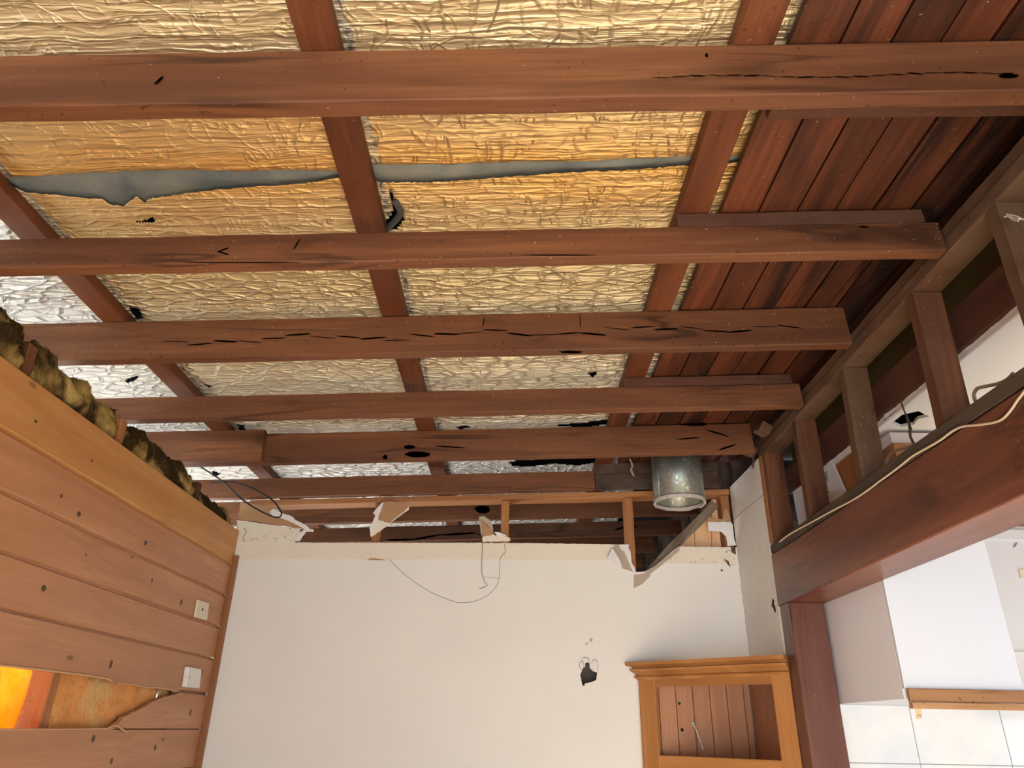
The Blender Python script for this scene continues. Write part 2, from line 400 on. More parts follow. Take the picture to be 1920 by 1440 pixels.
# left wall: horizontal tongue-and-groove pine boards, one row broken out
bm = bmesh.new()
gr = [2.475, 2.276, 2.110, 1.948, 1.791, 1.631, 1.471, 1.309]
while gr[-1] > .16: gr.append(gr[-1] - .161)
def board(z1, z0, y0=-3.0, y1=3.999, mi=1, cut=None):
    prof = [(0, z0 + .016), (0, z1 - .004), (-.004, z1 - .001), (-.019, z1), (-.019, z0), (-.011, z0), (-.011, z0 + .010), (-.003, z0 + .013)]
    if cut is None:
        a = [bm.verts.new((XL + p, y0, z)) for p, z in prof]; b = [bm.verts.new((XL + p, y1, z)) for p, z in prof]
        fs = [bm.faces.new(a), bm.faces.new(b[::-1])]
        for i in range(8): fs.append(bm.faces.new((a[i], a[(i + 1) % 8], b[(i + 1) % 8], b[i])))
    else:
        n = len(cut); a = [bm.verts.new((XL, y, z)) for y, z in cut]; b = [bm.verts.new((XL - .019, y, z)) for y, z in cut]
        tr = geometry.tessellate_polygon([[Vector((y, z, 0)) for y, z in cut]])
        fs = []
        for q in tr: fs += [bm.faces.new([a[i] for i in q]), bm.faces.new([b[i] for i in q[::-1]])]
        for i in range(n): fs.append(bm.faces.new((a[i], a[(i + 1) % n], b[(i + 1) % n], b[i])))
    for f in fs: f.material_index = mi
def jl(a, b, n, j):
    return [(a[0] + (b[0] - a[0]) * k / n + (random.uniform(-j, j) if 0 < k < n else 0), a[1] + (b[1] - a[1]) * k / n + (random.uniform(-j, j) if 0 < k < n else 0)) for k in range(n)]
for k in range(len(gr) - 1):
    if k == 4:   # board above the hole, its lower edge split off
        cut = [(-3, 1.791), (3.972, 1.791), (3.972, 1.640), (3.64, 1.638)] + jl((3.62, 1.630), (2.95, 1.636), 26, .0035) + jl((2.93, 1.648), (1.6, 1.640), 14, .003) + [(-3, 1.640)]
        board(0, 0, cut=cut)
    elif k == 5:
        cut = jl((3.08, 1.476), (3.17, 1.518), 6, .006) + jl((3.17, 1.518), (3.43, 1.592), 18, .003) + jl((3.43, 1.592), (3.62, 1.622), 10, .003) + [(3.64, 1.625), (3.972, 1.625), (3.972, 1.476)]
        board(0, 0, cut=cut)
    elif k == 6:
        cut = [(-3, 1.310), (-3, 1.468)] + jl((1.6, 1.468), (3.10, 1.474), 40, .0025) + [(3.12, 1.470), (3.972, 1.470), (3.972, 1.310)]
        board(0, 0, cut=cut)
    else: board(gr[k], gr[k + 1], mi=0 if k == 0 else 1)
addbox(bm, -1.5485, -1.5470, -3, 3.999, 0, 1.46, 1); addbox(bm, -1.5485, -1.5470, -3, 3.999, 1.66, 2.46, 1); addbox(bm, -1.5485, -1.5470, 3.60, 3.999, 1.46, 1.66, 1)
wl = tag(link('wall_left', bm, [m_orpine, m_pink]), kind='structure')
bm = bmesh.new()   # outer cladding with the bay behind the break left open
addbox(bm, -1.695, -1.683, -3.0, 1.9, 0, 2.5); addbox(bm, -1.695, -1.683, 2.72, 4.7, 0, 2.5); addbox(bm, -1.695, -1.683, 5.9, 6.92, 0, 2.5); addbox(bm, -1.695, -1.683, 4.7, 5.9, 0, .6); addbox(bm, -1.695, -1.683, 4.7, 5.9, 1.6, 2.5)  # back-room window gap invented to go with the added fill lamp
addbox(bm, -1.695, -1.683, 1.9, 2.72, 0, 1.25); addbox(bm, -1.695, -1.683, 1.9, 2.72, 1.95, 2.5)
tag(link('wall_outer', bm, m_clad), kind='structure')
tag(timber('trim_1', XL, XL + .028, 3.972, 3.999, 0, 2.33, m_trimz), kind='structure')

# back wall: plasterboard broken off along the old ceiling line
def Y4(u, v): return PY(u, v, YB)
def P4(L, y=YB): return [PY(u, v, y) for u, v in L]
z5 = lambda L, s, ox, oy: [(a / s + ox, b / s + oy) for a, b in L]
outline = [Vector((XL, YB, 0)), Vector((XL, YB, PY(440, 1000, 4).z))] + P4([(444, 975), (463, 977), (500, 983), (563, 991), (561, 1001), (555, 1010), (553, 1017), (640, 1017.5), (760, 1017.5), (893, 1017.5), (1000, 1018.5), (1100, 1020), (1172, 1021), (1178, 1030), (1180, 1048), (1183, 1062), (1186, 1072), (1194, 1076), (1205, 1074), (1222, 1066), (1236, 1055), (1250, 1042), (1262, 1032), (1273, 1024.5), (1320, 1025.5)]) + [Vector((XR, YB, PY(1376, 1026, 4).z)), Vector((XR, YB, 0))]
hole = P4(z5([(930, 800), (990, 780), (1030, 840), (1010, 870), (1060, 940), (1150, 970), (1135, 1100), (1080, 1130), (925, 1170), (920, 1215), (885, 1200), (860, 1080), (845, 1010), (890, 900)], 9.6, 1000, 1160))
wb = tag(prism('wall_back', outline, (0, .011, 0), m_wall, holes=[hole], jag=.0012), kind='structure')
pk = wb
def slab(name, L, y0, mat, th=.002, parent=wb, jag=.0012):
    return prism(name, P4(L, y0), (0, -th, 0), mat, parent, jag=jag)
zt = lambda u: PY(u, 1018 + (u - 440) * .008, 4).z
slab('bare_band', [(441, 1018), (895, 1018), (1172, 1021.5), (1180, 1050), (1060, 1051), (930, 1049), (440, 1048)], YB - .0002, m_band, .0018)
slab('mouldy_band', [(1274, 1025.5), (1375, 1027), (1379, 1060), (1330, 1057), (1246, 1056), (1262, 1040)], YB - .0002, m_banddirty, .002)
slab('upper_paint', [(445, 976), (463, 978), (500, 984), (562, 992), (552, 1016), (441, 1016)], YB - .0002, m_banddirty, .0015)
slab('torn_paper', z5([(438, 1042), (440, 880), (560, 850), (700, 770), (830, 660), (985, 540), (982, 600), (800, 745), (740, 790), (620, 880), (645, 885), (560, 975), (520, 1005)], 6.4, 1120, 940), YB - .0002, m_tanp, .003)
slab('torn_paper', z5([(200, 530), (250, 515), (290, 590), (370, 620), (400, 740), (440, 850), (290, 800), (260, 690), (190, 590)], 6.4, 1120, 940), YB - .0002, m_tanp, .003)
slab('torn_edge', z5([(270, 520), (385, 520), (370, 550), (400, 620), (412, 740), (450, 800), (455, 860), (430, 850), (390, 760), (350, 660), (310, 580)], 6.4, 1120, 940), YB - .003, m_torn, .004)
slab('torn_edge', z5([(440, 850), (560, 845), (600, 830), (560, 862), (470, 880)], 6.4, 1120, 940), YB - .003, m_torn, .003)
slab('hole_rim', z5([(880, 710), (990, 715), (1005, 770), (930, 795), (935, 860), (880, 915), (850, 900), (825, 820)], 9.6, 1000, 1160), YB - .0004, m_torn, .003)
slab('hole_rim', z5([(1065, 760), (1110, 735), (1155, 790), (1160, 950), (1100, 960), (1010, 880), (1010, 820)], 9.6, 1000, 1160), YB - .0004, m_torn, .004)
for LL in ([(880, 710), (935, 700), (990, 715), (1005, 770)], [(825, 820), (850, 900), (880, 915), (910, 850), (885, 755), (860, 790), (830, 800)], [(1065, 760), (1110, 735), (1155, 790), (1160, 950)], [(1010, 820), (1090, 790), (1110, 760)], [(1060, 940), (1010, 880), (1030, 865), (1100, 940)]):
    tube('wall_crack', P4(z5(LL, 9.6, 1000, 1160), YB - .0034), .0012, m_crack, wb)
slab('paint_chip', z5([(1035, 345), (1075, 380), (1040, 420), (1005, 395)], 9.6, 1000, 1160), YB - .0004, m_tanp, .001, jag=0)
slab('paint_chip', z5([(930, 465), (960, 430), (1000, 425), (950, 480)], 9.6, 1000, 1160), YB - .0004, m_tanp, .001, jag=0)
slab('paint_chip', z5([(965, 1370), (1065, 1380), (1040, 1430), (970, 1410)], 9.6, 1000, 1160), YB - .0004, m_torn, .002, jag=0)
slab('paint_chip', z5([(250, 800), (300, 780), (400, 790), (450, 803)], 5.333, 640, 900), YB - .0022, m_brownp, .001)
slab('mould_mark', [(1370, 1026), (1379, 1026), (1380, 1040), (1372, 1036)], YB - .0024, m_beamdark, .001)
slab('mould_mark', [(1351, 1067), (1357, 1069), (1352, 1072)], YB - .0004, m_web, .001, jag=0)
slab('mould_mark', [(1358, 1048), (1366, 1052), (1370, 1064), (1364, 1058)], YB - .0024, m_web, .001, jag=0)
def crack(L, r=.0012, par=wb, y=YB - .0006): return tube('wall_crack', P4(L, y), r, m_crack, par)
crack([(718, 1020), (730, 1048), (760, 1078), (800, 1106), (840, 1124), (864, 1130), (895, 1126), (922, 1110), (935, 1088), (937, 1060), (938, 1048), (942, 1043)], .0012)
crack([(905, 1018), (904, 1040), (903, 1070), (905, 1080), (908, 1090), (913, 1098), (899, 1104)], .0016, y=YB - .003)
crack([(936, 1084), (920, 1083), (906, 1081)], .0008)
crack([(946, 1020), (947, 1035), (941, 1042), (937, 1050)], .0014, y=YB - .003)
crack([(458, 990), (461, 998), (456, 1008), (458, 1016)], .0018, y=YB - .002)
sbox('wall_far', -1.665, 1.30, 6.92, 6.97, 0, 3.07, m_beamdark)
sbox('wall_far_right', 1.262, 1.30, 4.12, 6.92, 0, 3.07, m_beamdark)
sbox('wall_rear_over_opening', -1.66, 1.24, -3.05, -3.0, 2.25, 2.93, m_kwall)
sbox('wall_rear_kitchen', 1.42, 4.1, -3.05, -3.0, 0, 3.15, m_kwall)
sbox('wall_light_stop', 1.62, 1.64, -3.0, 3.95, 2.58, 2.925, m_beamdark)  # dark sheet added to block stray daylight above the kitchen ceiling
sbox('wall_light_stop_end', 1.256, 1.64, 3.96, 3.99, 2.30, 2.93, m_beamdark)  # end piece added to stop the same light leak
sbox('wall_nib', 1.256, 1.42, 3.468, 3.50, 0, 2.03, m_kwall)
sbox('wall_cavity_lining', XL, XR, 4.105, 4.115, 0, 2.12, m_cav)

# return wall beside the opening (plane x = XR)
def PXR(L): return [PX(u, v, XR) for u, v in L]
ro = [Vector((XR, 4.0, 0)), Vector((XR, 4.0, 2.775)), Vector((XR, 3.478, 2.765)), Vector((XR, 3.475, 0))]
wr = tag(prism('wall_right', ro, (.012, 0, 0), m_return), kind='structure')
tube('sheet_joint', [PX(1363, 985, XR - .0006), PX(1432, 927, XR - .0006)], .0012, m_crack, wr, smooth=False)
prism('wall_scuff', [PX(u, v, XR - .0002) for u, v in [(1449, 1121), (1452, 1127), (1451, 1132), (1454, 1138), (1455, 1149), (1452, 1147), (1450, 1140), (1447, 1136), (1448, 1128)]], (-.001, 0, 0), m_hole, wr, jag=.001)

# kitchen beyond the opening
WY = 3.42
sbox('wall_kitchen_back', 1.42, 4.1, WY, WY + .05, 0, 2.55, m_kwall)
sbox('wall_kitchen_side', 4.05, 4.1, -3, WY, 0, 2.55, m_kwall)
sbox('trim_2', 1.84, 4.05, WY - .02, WY, 2.36, 2.40, m_kwall)
sbox('trim_3', 1.90, 4.05, WY - .012, WY, 1.84, 1.85, m_kceil)
kc = [PZ(1820, 600, 2.56), ]
ch = [PZ(u, v, 2.56) for u, v in [(1659, 783), (1686, 766), (1690, 778), (1722, 771), (1742, 781), (1722, 786), (1712, 797), (1690, 801), (1672, 793), (1656, 800)]]
ck = tag(prism('ceiling_kitchen', [(1.372, -3, 2.56), (4.05, -3, 2.56), (4.05, WY, 2.56), (1.372, WY, 2.56)], (0, 0, .012), m_kceil, holes=[ch], jag=.002), kind='structure')
timber('cornice_line', 1.372, 1.40, -3, 3.4, 2.548, 2.5598, m_kceil, ck)
bm = bmesh.new()
tw, th = .385, .225
for i in range(-1, 7):
    for j in range(0, 4):
        x0 = 1.724 + tw * (i - 1) ; x1 = x0 + tw; z1 = 1.623 - th * j; z0 = z1 - th
        x0 = max(x0, 1.42)
        if x1 <= 1.45 or x1 > 4.05: continue
        vs = addbox(bm, x0 + .0015, x1 - .0015, WY - .009, WY - .001, z0 + .0015, z1 - .0015)
bmesh.ops.bevel(bm, geom=[e for e in bm.edges], offset=.0012, segments=1, affect='EDGES')
addbox(bm, 1.42, 4.04, WY - .0065, WY - .0005, .73, 1.622, 1)
tag(link('trim_4', bm, [m_tile, m_grout]), kind='structure')

# ---------------------------------------------------------------- roof
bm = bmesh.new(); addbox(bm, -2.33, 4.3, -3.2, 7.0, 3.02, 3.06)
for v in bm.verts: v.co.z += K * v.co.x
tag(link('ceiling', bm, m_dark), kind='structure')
# dark board lining to the right
bm = bmesh.new(); xb = .601
while xb < 1.75:
    g = random.uniform(.002, .004); dz = random.uniform(-.003, .003)
    vs = addbox(bm, xb + g, xb + .114 - g, -3.0, 3.98, 2.872 + dz, 2.894 + dz); xb += .1145
for v in bm.verts: v.co.z += K * v.co.x
tag(link('ceiling_boards', bm, m_lining), kind='structure')

ED = 'roof joists across the room'
BB = 2.715
def joist(y0, x0, x1, h, label, mat=m_beam, th=.046):
    o = timber('roof_joist', x0, x1, y0, y0 + th, BB, BB + h, mat, tilt=True, bev=.003, wob=.002)
    return tag(o, label, 'beam', ED)
joist(1.128, -2.28, 1.235, .153, 'red-brown roof joist nearest the camera, crossing the whole top of the view')
joist(1.708, -2.28, 1.236, .100, 'second roof joist down from the top, stopping dark and square at the dusty wall plate')
joist(2.268, -2.28, 1.203, .153, 'third roof joist down, wavy dark grain line along its face')
joist(2.815, -2.28, 1.231, .104, 'slim fourth roof joist down, just above the joist with the dark knot')
joist(3.382, -1.92, 1.195, .153, 'fifth roof joist down, oval black knot, hiding the top of the flue pipe')
joist(3.335, -2.28, -1.235, .160, 'short lapped joist end at the left, nailed beside the fifth joist by the yellow wool')
joist(3.951, -2.28, .462, .110, 'orange-brown joist resting on the pale wall plate above the white wall')
joist(4.541, -2.28, 1.20, .153, 'dark brown joist just beyond the white wall, seen under the pale wall plate')
joist(5.068, -2.28, 1.20, .104, 'orange joist beyond the white wall with a long black crack')
joist(5.62, -2.28, 1.10, .153, 'joist beyond the torn notch, level with the top of the white wall')
joist(6.17, -2.28, 1.10, .153, 'lowest joist seen through the torn notch in the white wall')
def knot(u, v, y, w, h, rot=0):
    bm = bmesh.new(); bmesh.ops.create_circle(bm, cap_ends=True, radius=1, segments=18)
    for q in bm.verts:
        a = 1 + noise.noise(Vector((q.co.x * 2, q.co.y * 2, u))) * .35
        x, z = q.co.x * w * a, q.co.y * h * a; q.co = Vector((x * math.cos(rot) - z * math.sin(rot), 0, x * math.sin(rot) + z * math.cos(rot)))
    bmesh.ops.solidify(bm, geom=bm.faces[:], thickness=.0008)
    return bm
def knotat(u, v, y, w, h, parent_label, mat=None, rot=0):
    par = next(o for o in COL.objects if o.get('label') == parent_label)
    bm = knot(u, v, y, w, h, rot); o = link('knot', bm, mat or m_bknot, par)
    pm = Matrix.Translation(par.location) @ par.rotation_euler.to_matrix().to_4x4()
    o.matrix_local = pm.inverted() @ Matrix.Translation(PY(u, v, y))
J5 = 'fifth roof joist down, oval black knot, hiding the top of the flue pipe'
knotat(783, 852, 3.3795, .062, .015, J5); knotat(768, 838, 3.3795, .028, .010, J5)
knotat(722, 857, 3.3795, .012, .012, J5); knotat(845, 838, 3.3795, .075, .003, J5, rot=-.05)
J1 = 'red-brown roof joist nearest the camera, crossing the whole top of the view'
knotat(1892, 142, 1.1250, .022, .006, J1, rot=.05); knotat(1325, 103, 1.1250, .003, .006, J1); knotat(298, 150, 1.1250, .003, .014, J1, m_streak, rot=-.5)
knotat(1298, 795, 3.3795, .075, .010, J5, m_streak); knotat(1345, 812, 3.3795, .06, .004, J5, m_streak, rot=-.3); knotat(1365, 838, 3.3795, .05, .004, J5, m_streak, rot=.35); knotat(1290, 822, 3.3795, .06, .003, J5, m_streak, rot=.1)
J2 = 'second roof joist down from the top, stopping dark and square at the dusty wall plate'
for u, v, w, h, r in ((556, 458, .0018, .020, -.35), (418, 468, .016, .002, .5), (418, 474, .02, .0018, -.3), (1620, 425, .012, .003, 0), (460, 492, .16, .0015, .02), (1050, 478, .10, .0016, .02)): knotat(u, v, 1.7055, w, h, J2, m_streak, rot=r)
J3 = 'third roof joist down, wavy dark grain line along its face'
for u, v, w, h, r in ((907, 603, .0016, .022, -.15), (1088, 602, .0016, .028, 0), (1070, 660, .04, .005, 0)): knotat(u, v, 2.2655, w, h, J3, rot=r)
for k in range(26):
    u = 330 + k * 46; v = 640 + 5 * math.sin(k * .9) - (u - 330) * .024 + 3 * math.sin(k * 2.3)
    knotat(u, v, 2.2655, .045, .0012 + .0010 * (k % 3), J3, m_streak, rot=.12 * math.sin(k * 1.7))
for k in range(20):
    u = 1240 + k * 34; v = 145 - 3 * math.sin(k * .5) - (u - 1240) * .012
    knotat(u, v, 1.1252, .019, .0007 + .0004 * (k % 3), J1, m_streak, rot=.1 * math.sin(k * 1.7))
J8 = 'orange joist beyond the white wall with a long black crack'
for u, v, w, r in ((752, 1012, .10, .03), (800, 1007, .10, .2), (860, 1001, .13, .08), (915, 1002, .08, 0), (1165, 990, .05, .3), (1182, 988, .05, .1)): knotat(u, v, 5.0645, w, .007, J8, rot=r)
for u, v, w in ((905, 955, .05),): knotat(u, v, 4.538, w, .025, 'dark brown joist just beyond the white wall, seen under the pale wall plate')
def packer(x0, x1, y0, y1, z0, z1, label, mat=m_packer):
    return tag(timber('packing_board', x0, x1, y0, y1, z0, z1, mat, tilt=True, bev=.002, wob=.003), label, 'board', 'old packing boards on the joists')
packer(.60, 1.24, 1.178, 1.308, 2.822, 2.868, 'weathered grey-brown board tucked behind the nearest joist at the top right')
packer(.47, 1.20, 1.712, 1.760, 2.817, 2.866, 'thin dark board lying on top of the second joist at the right')
packer(.47, 1.20, 2.819, 2.863, 2.821, 2.866, 'thin dark board lying on top of the slim fourth joist at the right')
tag(timber('backing_board', .466, 1.17, 3.956, 3.984, 2.7145, 2.8055, m_beamdark, tilt=True), 'lower dark horizontal board behind the flue pipe, above the pale plate', 'board', 'dark boards behind the flue')
tag(timber('backing_board', .466, 1.17, 3.960, 3.988, 2.807, 2.870, m_beamdark, tilt=True), 'upper dark horizontal board behind the flue pipe, tight under the roof', 'board', 'dark boards behind the flue')
def batten(x0, x1, label):
    return tag(timber('roof_batten', x0, x1, -2.9, 6.9, 2.869, 2.911, m_batten, tilt=True, seg=60), label, 'batten', 'battens running away on top of the joists')
batten(-1.500, -1.415, 'left roof batten, slanting down beside the bright silver foil above the wool')
batten(-.490, -.402, 'middle roof batten, crossing the grey gap in the gold foil')
batten(.475, .566, 'right roof batten, between the gold foil and the dark boards')

# foil underlay sheets
ZF = 2.912
nearL = [(-40, 336), (20, 333), (150, 325), (330, 318), (450, 322), (560, 318), (625, 322), (700, 310), (850, 308), (1000, 303), (1100, 302), (1250, 295), (1320, 293), (1500, 290)]
farL = [(-40, 352), (25, 352), (45, 362), (120, 368), (195, 376), (206, 386), (232, 389), (270, 384), (277, 374), (256, 369), (400, 357), (500, 350), (600, 342), (630, 334), (695, 341), (750, 344), (850, 341), (950, 332), (1050, 325), (1200, 318), (1300, 310), (1500, 300)]
def edgefn(L):
    p = sorted([(q.x, q.y) for q in (PR(u, v, ZF) for u, v in L)]); xs, ys = [a for a, _ in p], [b for _, b in p]
    return lambda x: np.interp(x, xs, ys)
eN, eF = edgefn(nearL), edgefn(farL)
def inpoly(x, y, poly):
    c = np.zeros(x.shape, bool); n = len(poly)
    for i in range(n):
        (x1, y1), (x2, y2) = poly[i], poly[(i + 1) % n]
        if y1 == y2: continue
        cc = ((y1 > y) != (y2 > y)) & (x < (x2 - x1) * (y - y1) / (y2 - y1) + x1); c ^= cc
    return c
holes_px = [
    [(250, 417), (270, 417), (280, 412), (293, 413), (288, 421), (262, 422)],
    [(732, 345), (738, 366), (745, 384), (757, 398), (755, 418), (742, 430), (718, 432), (716, 420), (733, 406), (737, 394), (731, 375)],
    [(233, 712), (250, 706), (262, 703), (257, 711), (240, 717)],
    [(1102, 700), (1121, 697), (1116, 704), (1113, 709)],
    [(1045, 797), (1090, 794), (1152, 787), (1152, 793), (1100, 803), (1048, 801)],
    [(855, 801), (875, 799), (880, 802), (860, 806)],
    [(445, 795), (458, 797), (461, 815), (452, 815)],
    [(955, 866), (1010, 862), (1060, 860), (1128, 856), (1126, 866), (1085, 875), (1040, 871), (985, 876), (960, 874)],
    [(240, 575), (262, 580), (268, 598), (255, 600)],
    [(383, 720), (398, 722), (392, 727)],
    [(398, 884), (415, 888), (408, 894), (398, 892)], [(398, 905), (412, 910), (405, 917), (398, 914)]]
holes_xy = [[(q.x, q.y) for q in (PR(u, v, ZF) for u, v in L)] for L in holes_px]
def foil_sheet(name, x0, x1, yl, yh, label, seed, nx, ny):
    xs = np.linspace(x0, x1, nx); tt = np.linspace(0, 1, ny)
    Yl, Yh = yl(xs), yh(xs)
    X = np.repeat(xs[:, None], ny, 1); Y = Yl[:, None] + (Yh - Yl)[:, None] * tt[None, :]
    rng = np.random.RandomState(seed)
    Z = np.zeros_like(X)
    def lat(f, g, amp, s):
        gx, gy = int((x1 - x0) * f) + 3, int(3 * g) + 3; G = np.random.RandomState(s).rand(gx, gy + 40)
        a = (X - x0) * f; b = (Y + 3.2) * g; b = b % (gy + 38)
        i, j = np.floor(a).astype(int), np.floor(b).astype(int); fa, fb = a - i, b - j
        i = np.clip(i, 0, gx - 2)
        fa = fa * fa * (3 - 2 * fa); fb = fb * fb * (3 - 2 * fb)
        return amp * ((G[i, j] * (1 - fa) + G[i + 1, j] * fa) * (1 - fb) + (G[i, j + 1] * (1 - fa) + G[i + 1, j + 1] * fa) * fb - .5)
    for k, (f, g, am) in enumerate([(1.0, 4, .010), (1.6, 12, .006), (2.2, 34, .0045), (12, 16, .0045)]): Z += lat(f, g, am, seed * 10 + k)
    # ridged creases
    r = 1 - np.abs(lat(3.5, 26, 2, seed + 77)); Z -= .003 * np.clip(r - .55, 0, 1) * 2
    # sag along edges of the open joint
    sup = np.exp(-((X + .45) / .12) ** 2) + np.exp(-((X - .52) / .10) ** 2) + np.exp(-((X + 1.45) / .12) ** 2)
    Z = Z * (1 - .7 * np.clip(sup, 0, 1)) * (1 - .75 * np.exp(-((Y - 1.62) / .12) ** 2)) + .002
    jag = (rng.rand(nx) - .5) * .006; e = np.exp(-(tt) * ny / 2)
    Y = Y + jag[:, None] * (np.exp(-tt * ny / 1.5) + np.exp(-(1 - tt) * ny / 1.5))[None, :]
    Zw = ZF + K * X + Z
    idx = np.arange(nx * ny).reshape(nx, ny)
    F = np.stack([idx[:-1, :-1], idx[1:, :-1], idx[1:, 1:], idx[:-1, 1:]], -1).reshape(-1, 4)
    cx = X.ravel()[F].mean(1); cy = Y.ravel()[F].mean(1)
    keep = np.ones(len(F), bool)
    for h in holes_xy: keep &= ~inpoly(cx, cy, h)
    F = F[keep]
    me = bpy.data.meshes.new(name); V = np.stack([X, Y, Zw], -1).reshape(-1, 3)
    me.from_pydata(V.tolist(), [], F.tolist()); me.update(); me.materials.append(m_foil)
    me.polygons.foreach_set('use_smooth', [True] * len(me.polygons))
    o = bpy.data.objects.new(name, me); COL.objects.link(o)
    sm = o.modifiers.new('thickness', 'SOLIDIFY'); sm.thickness = .0006; sm.offset = 1
    return tag(o, label, 'foil', 'foil underlay sheets under the roof')
cst = lambda c: (lambda x: np.full_like(x, c))
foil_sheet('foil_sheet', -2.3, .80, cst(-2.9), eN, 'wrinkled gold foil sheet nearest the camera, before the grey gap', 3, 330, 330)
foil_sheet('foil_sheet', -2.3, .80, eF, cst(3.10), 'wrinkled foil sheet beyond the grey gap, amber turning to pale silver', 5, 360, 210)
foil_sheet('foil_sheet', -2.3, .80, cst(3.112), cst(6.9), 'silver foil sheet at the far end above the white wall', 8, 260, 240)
# grey blanket sagging in the open joint
nx, ny = 240, 22
bm = bmesh.new(); vv = []
for i in range(nx):
    x = -2.3 + 3.0 * i / (nx - 1); a, b = float(eN(x)), float(eF(x)); row = []
    for j in range(ny):
        t = j / (ny - 1); y = a - .09 + (b - a + .15) * t
        q = min(1, max(0, (y - a) / max(b - a, .002))); w = math.sin(math.pi * q)
        z = ZF + .016 + K * x - w * (.013 + noise.noise(Vector((x * 6, y * 14, 1))) * .008 + .006 * abs(noise.noise(Vector((x * 2, y * 40, 5)))))
        row.append(bm.verts.new((x, y, z)))
    vv.append(row)
for i in range(nx - 1):
    for j in range(ny - 1): bm.faces.new((vv[i][j], vv[i + 1][j], vv[i + 1][j + 1], vv[i][j + 1]))
bmesh.ops.solidify(bm, geom=bm.faces[:], thickness=.004)
tag(link('insulation_blanket', bm, m_blanket, smooth=True), 'blue-grey blanket sagging in the long gap between the gold foil sheets', 'insulation')
tag(tube('torn_blanket', [PR(u, v, 2.912) for u, v in [(722, 432), (735, 420), (746, 408), (750, 395), (740, 376)]], .011, m_scrap), 'twisted grey scrap poking through the tear beside the middle batten', 'insulation')

# ---------------------------------------------------------------- right side framing above the opening
TPg = 'timber framing above the opening'
tag(timber('top_plate', XR, XR + .092, -2.9, 3.47, 2.763, 2.808, m_plate, wob=.003), 'dusty brown wall plate running along the top of the short studs', 'framing', TPg)
tag(timber('top_plate', XR + .006, XR + .09, -2.9, 3.47, 2.814, 2.852, m_plate, wob=.003), 'second dusty plate lying on the wall plate at the joist ends', 'framing', TPg)
tag(timber('sole_plate', XR, XR + .092, -2.9, 3.472, 2.280, 2.322, m_sole, wob=.001), 'grey-brown sole plate lying on top of the big lintel', 'framing', TPg)
tag(timber('lintel', XR, XR + .173, -2.9, 3.478, 2.036, 2.276, m_lintel, bev=.004, wob=.001), 'large glossy red-brown lintel beam over the opening to the kitchen', 'beam')
tag(timber('post', XR, XR + .158, 3.343, 3.463, 0, 2.034, m_post, bev=.004, wob=.001), 'dark red-brown square post under the end of the lintel', 'post')
def stud(y0, lab, mat=m_dusty, th=.046, lean=0):
    o = timber('short_stud', XR + .001, XR + .092, y0, y0 + th, 2.324, 2.761, mat, wob=.003)
    o.rotation_euler = (lean, 0, 0)
    return tag(o, lab, 'stud', 'short studs above the lintel')
stud(3.383, 'rusty-brown short stud at the far end, against the cream return wall', m_dusty_red)
stud(2.958, 'reddish short stud, second from the far end of the lintel', m_dusty_red)
stud(2.455, 'grey-brown short stud just right of the fourth joist end', m_dusty, lean=.06)
stud(1.925, 'broad brown short stud in front of the white kitchen ceiling, chipped at its foot', m_dusty_red, lean=.035)
stud(1.490, 'dark grainy short stud at the right edge of the view', m_dusty)
tag(timber('end_strip', XR - .001, XR + .03, 3.432, 3.474, 2.33, 2.762, m_newz), 'thin pale orange timber edge beside the cream return wall, above the lintel', 'framing')
tag(timber('kitchen_joist', 1.362, 1.406, -2.9, 3.46, 2.573, 2.705, m_hidden), 'long red-brown timber just above the kitchen ceiling, behind the short studs', 'framing')
tag(timber('backing_strip', 1.41, 1.425, -2.9, 3.46, 2.573, 2.90, m_olive), 'smooth olive strip high up behind the short studs', 'framing')
o = timber('packing_block', 1.16, 1.238, 3.42, 3.48, 2.775, 2.83, m_dusty, rot=(.5, .3, .5)); tag(o, 'small tilted wood block at the corner above the cream return wall', 'block')
o.location.x -= .02
o = timber('packing_block', 1.17, 1.225, 3.20, 3.27, 2.80, 2.85, m_dusty, rot=(.2, .5, .2)); tag(o, 'small rough block wedged on the wall plate beside the fifth joist end', 'block')
kp = lambda L, x: [PX(u, v, x) for u, v in L]
tag(prism('plasterboard_offcut', kp([(1486, 922), (1500, 912), (1512, 985), (1500, 1000)], 1.37), (.01, 0, 0), m_melside), 'grey plasterboard strip between the two farthest short studs', 'plasterboard')
tag(prism('plasterboard_offcut', kp([(1549, 868), (1557, 861), (1583, 920), (1583, 935), (1556, 935)], 1.37), (.01, 0, 0), m_melside), 'pointed grey-white plasterboard shard behind the second stud gap', 'plasterboard')
tag(prism('plasterboard_offcut', kp([(1545, 945), (1547, 930), (1556, 922), (1582, 920), (1575, 940), (1550, 960)], 1.352), (.012, 0, 0), m_plas_cream), 'small cream fragment sitting on the sole plate', 'plasterboard')
tag(prism('rough_board', kp([(1563, 862), (1596, 838), (1610, 905), (1584, 922)], 1.385), (.02, 0, 0), m_newz, jag=.002), 'orange splintered board end behind the grey-brown stud', 'board')
# bulkhead over the kitchen cupboard
bk = empty('bulkhead', (1.9, 2.98, 2.48)); tag(bk, 'pinkish-white bulkhead with an orange timber edge over the kitchen cupboard', 'bulkhead')
o = timber('face', 1.43, 3.9, 2.56, 3.418, 2.502, 2.547, m_kpink, bk, seg=2, wob=0)
o = timber('timber_edge', 1.43, 3.9, 2.55, 3.418, 2.42, 2.50, m_newx, bk, wob=.001)
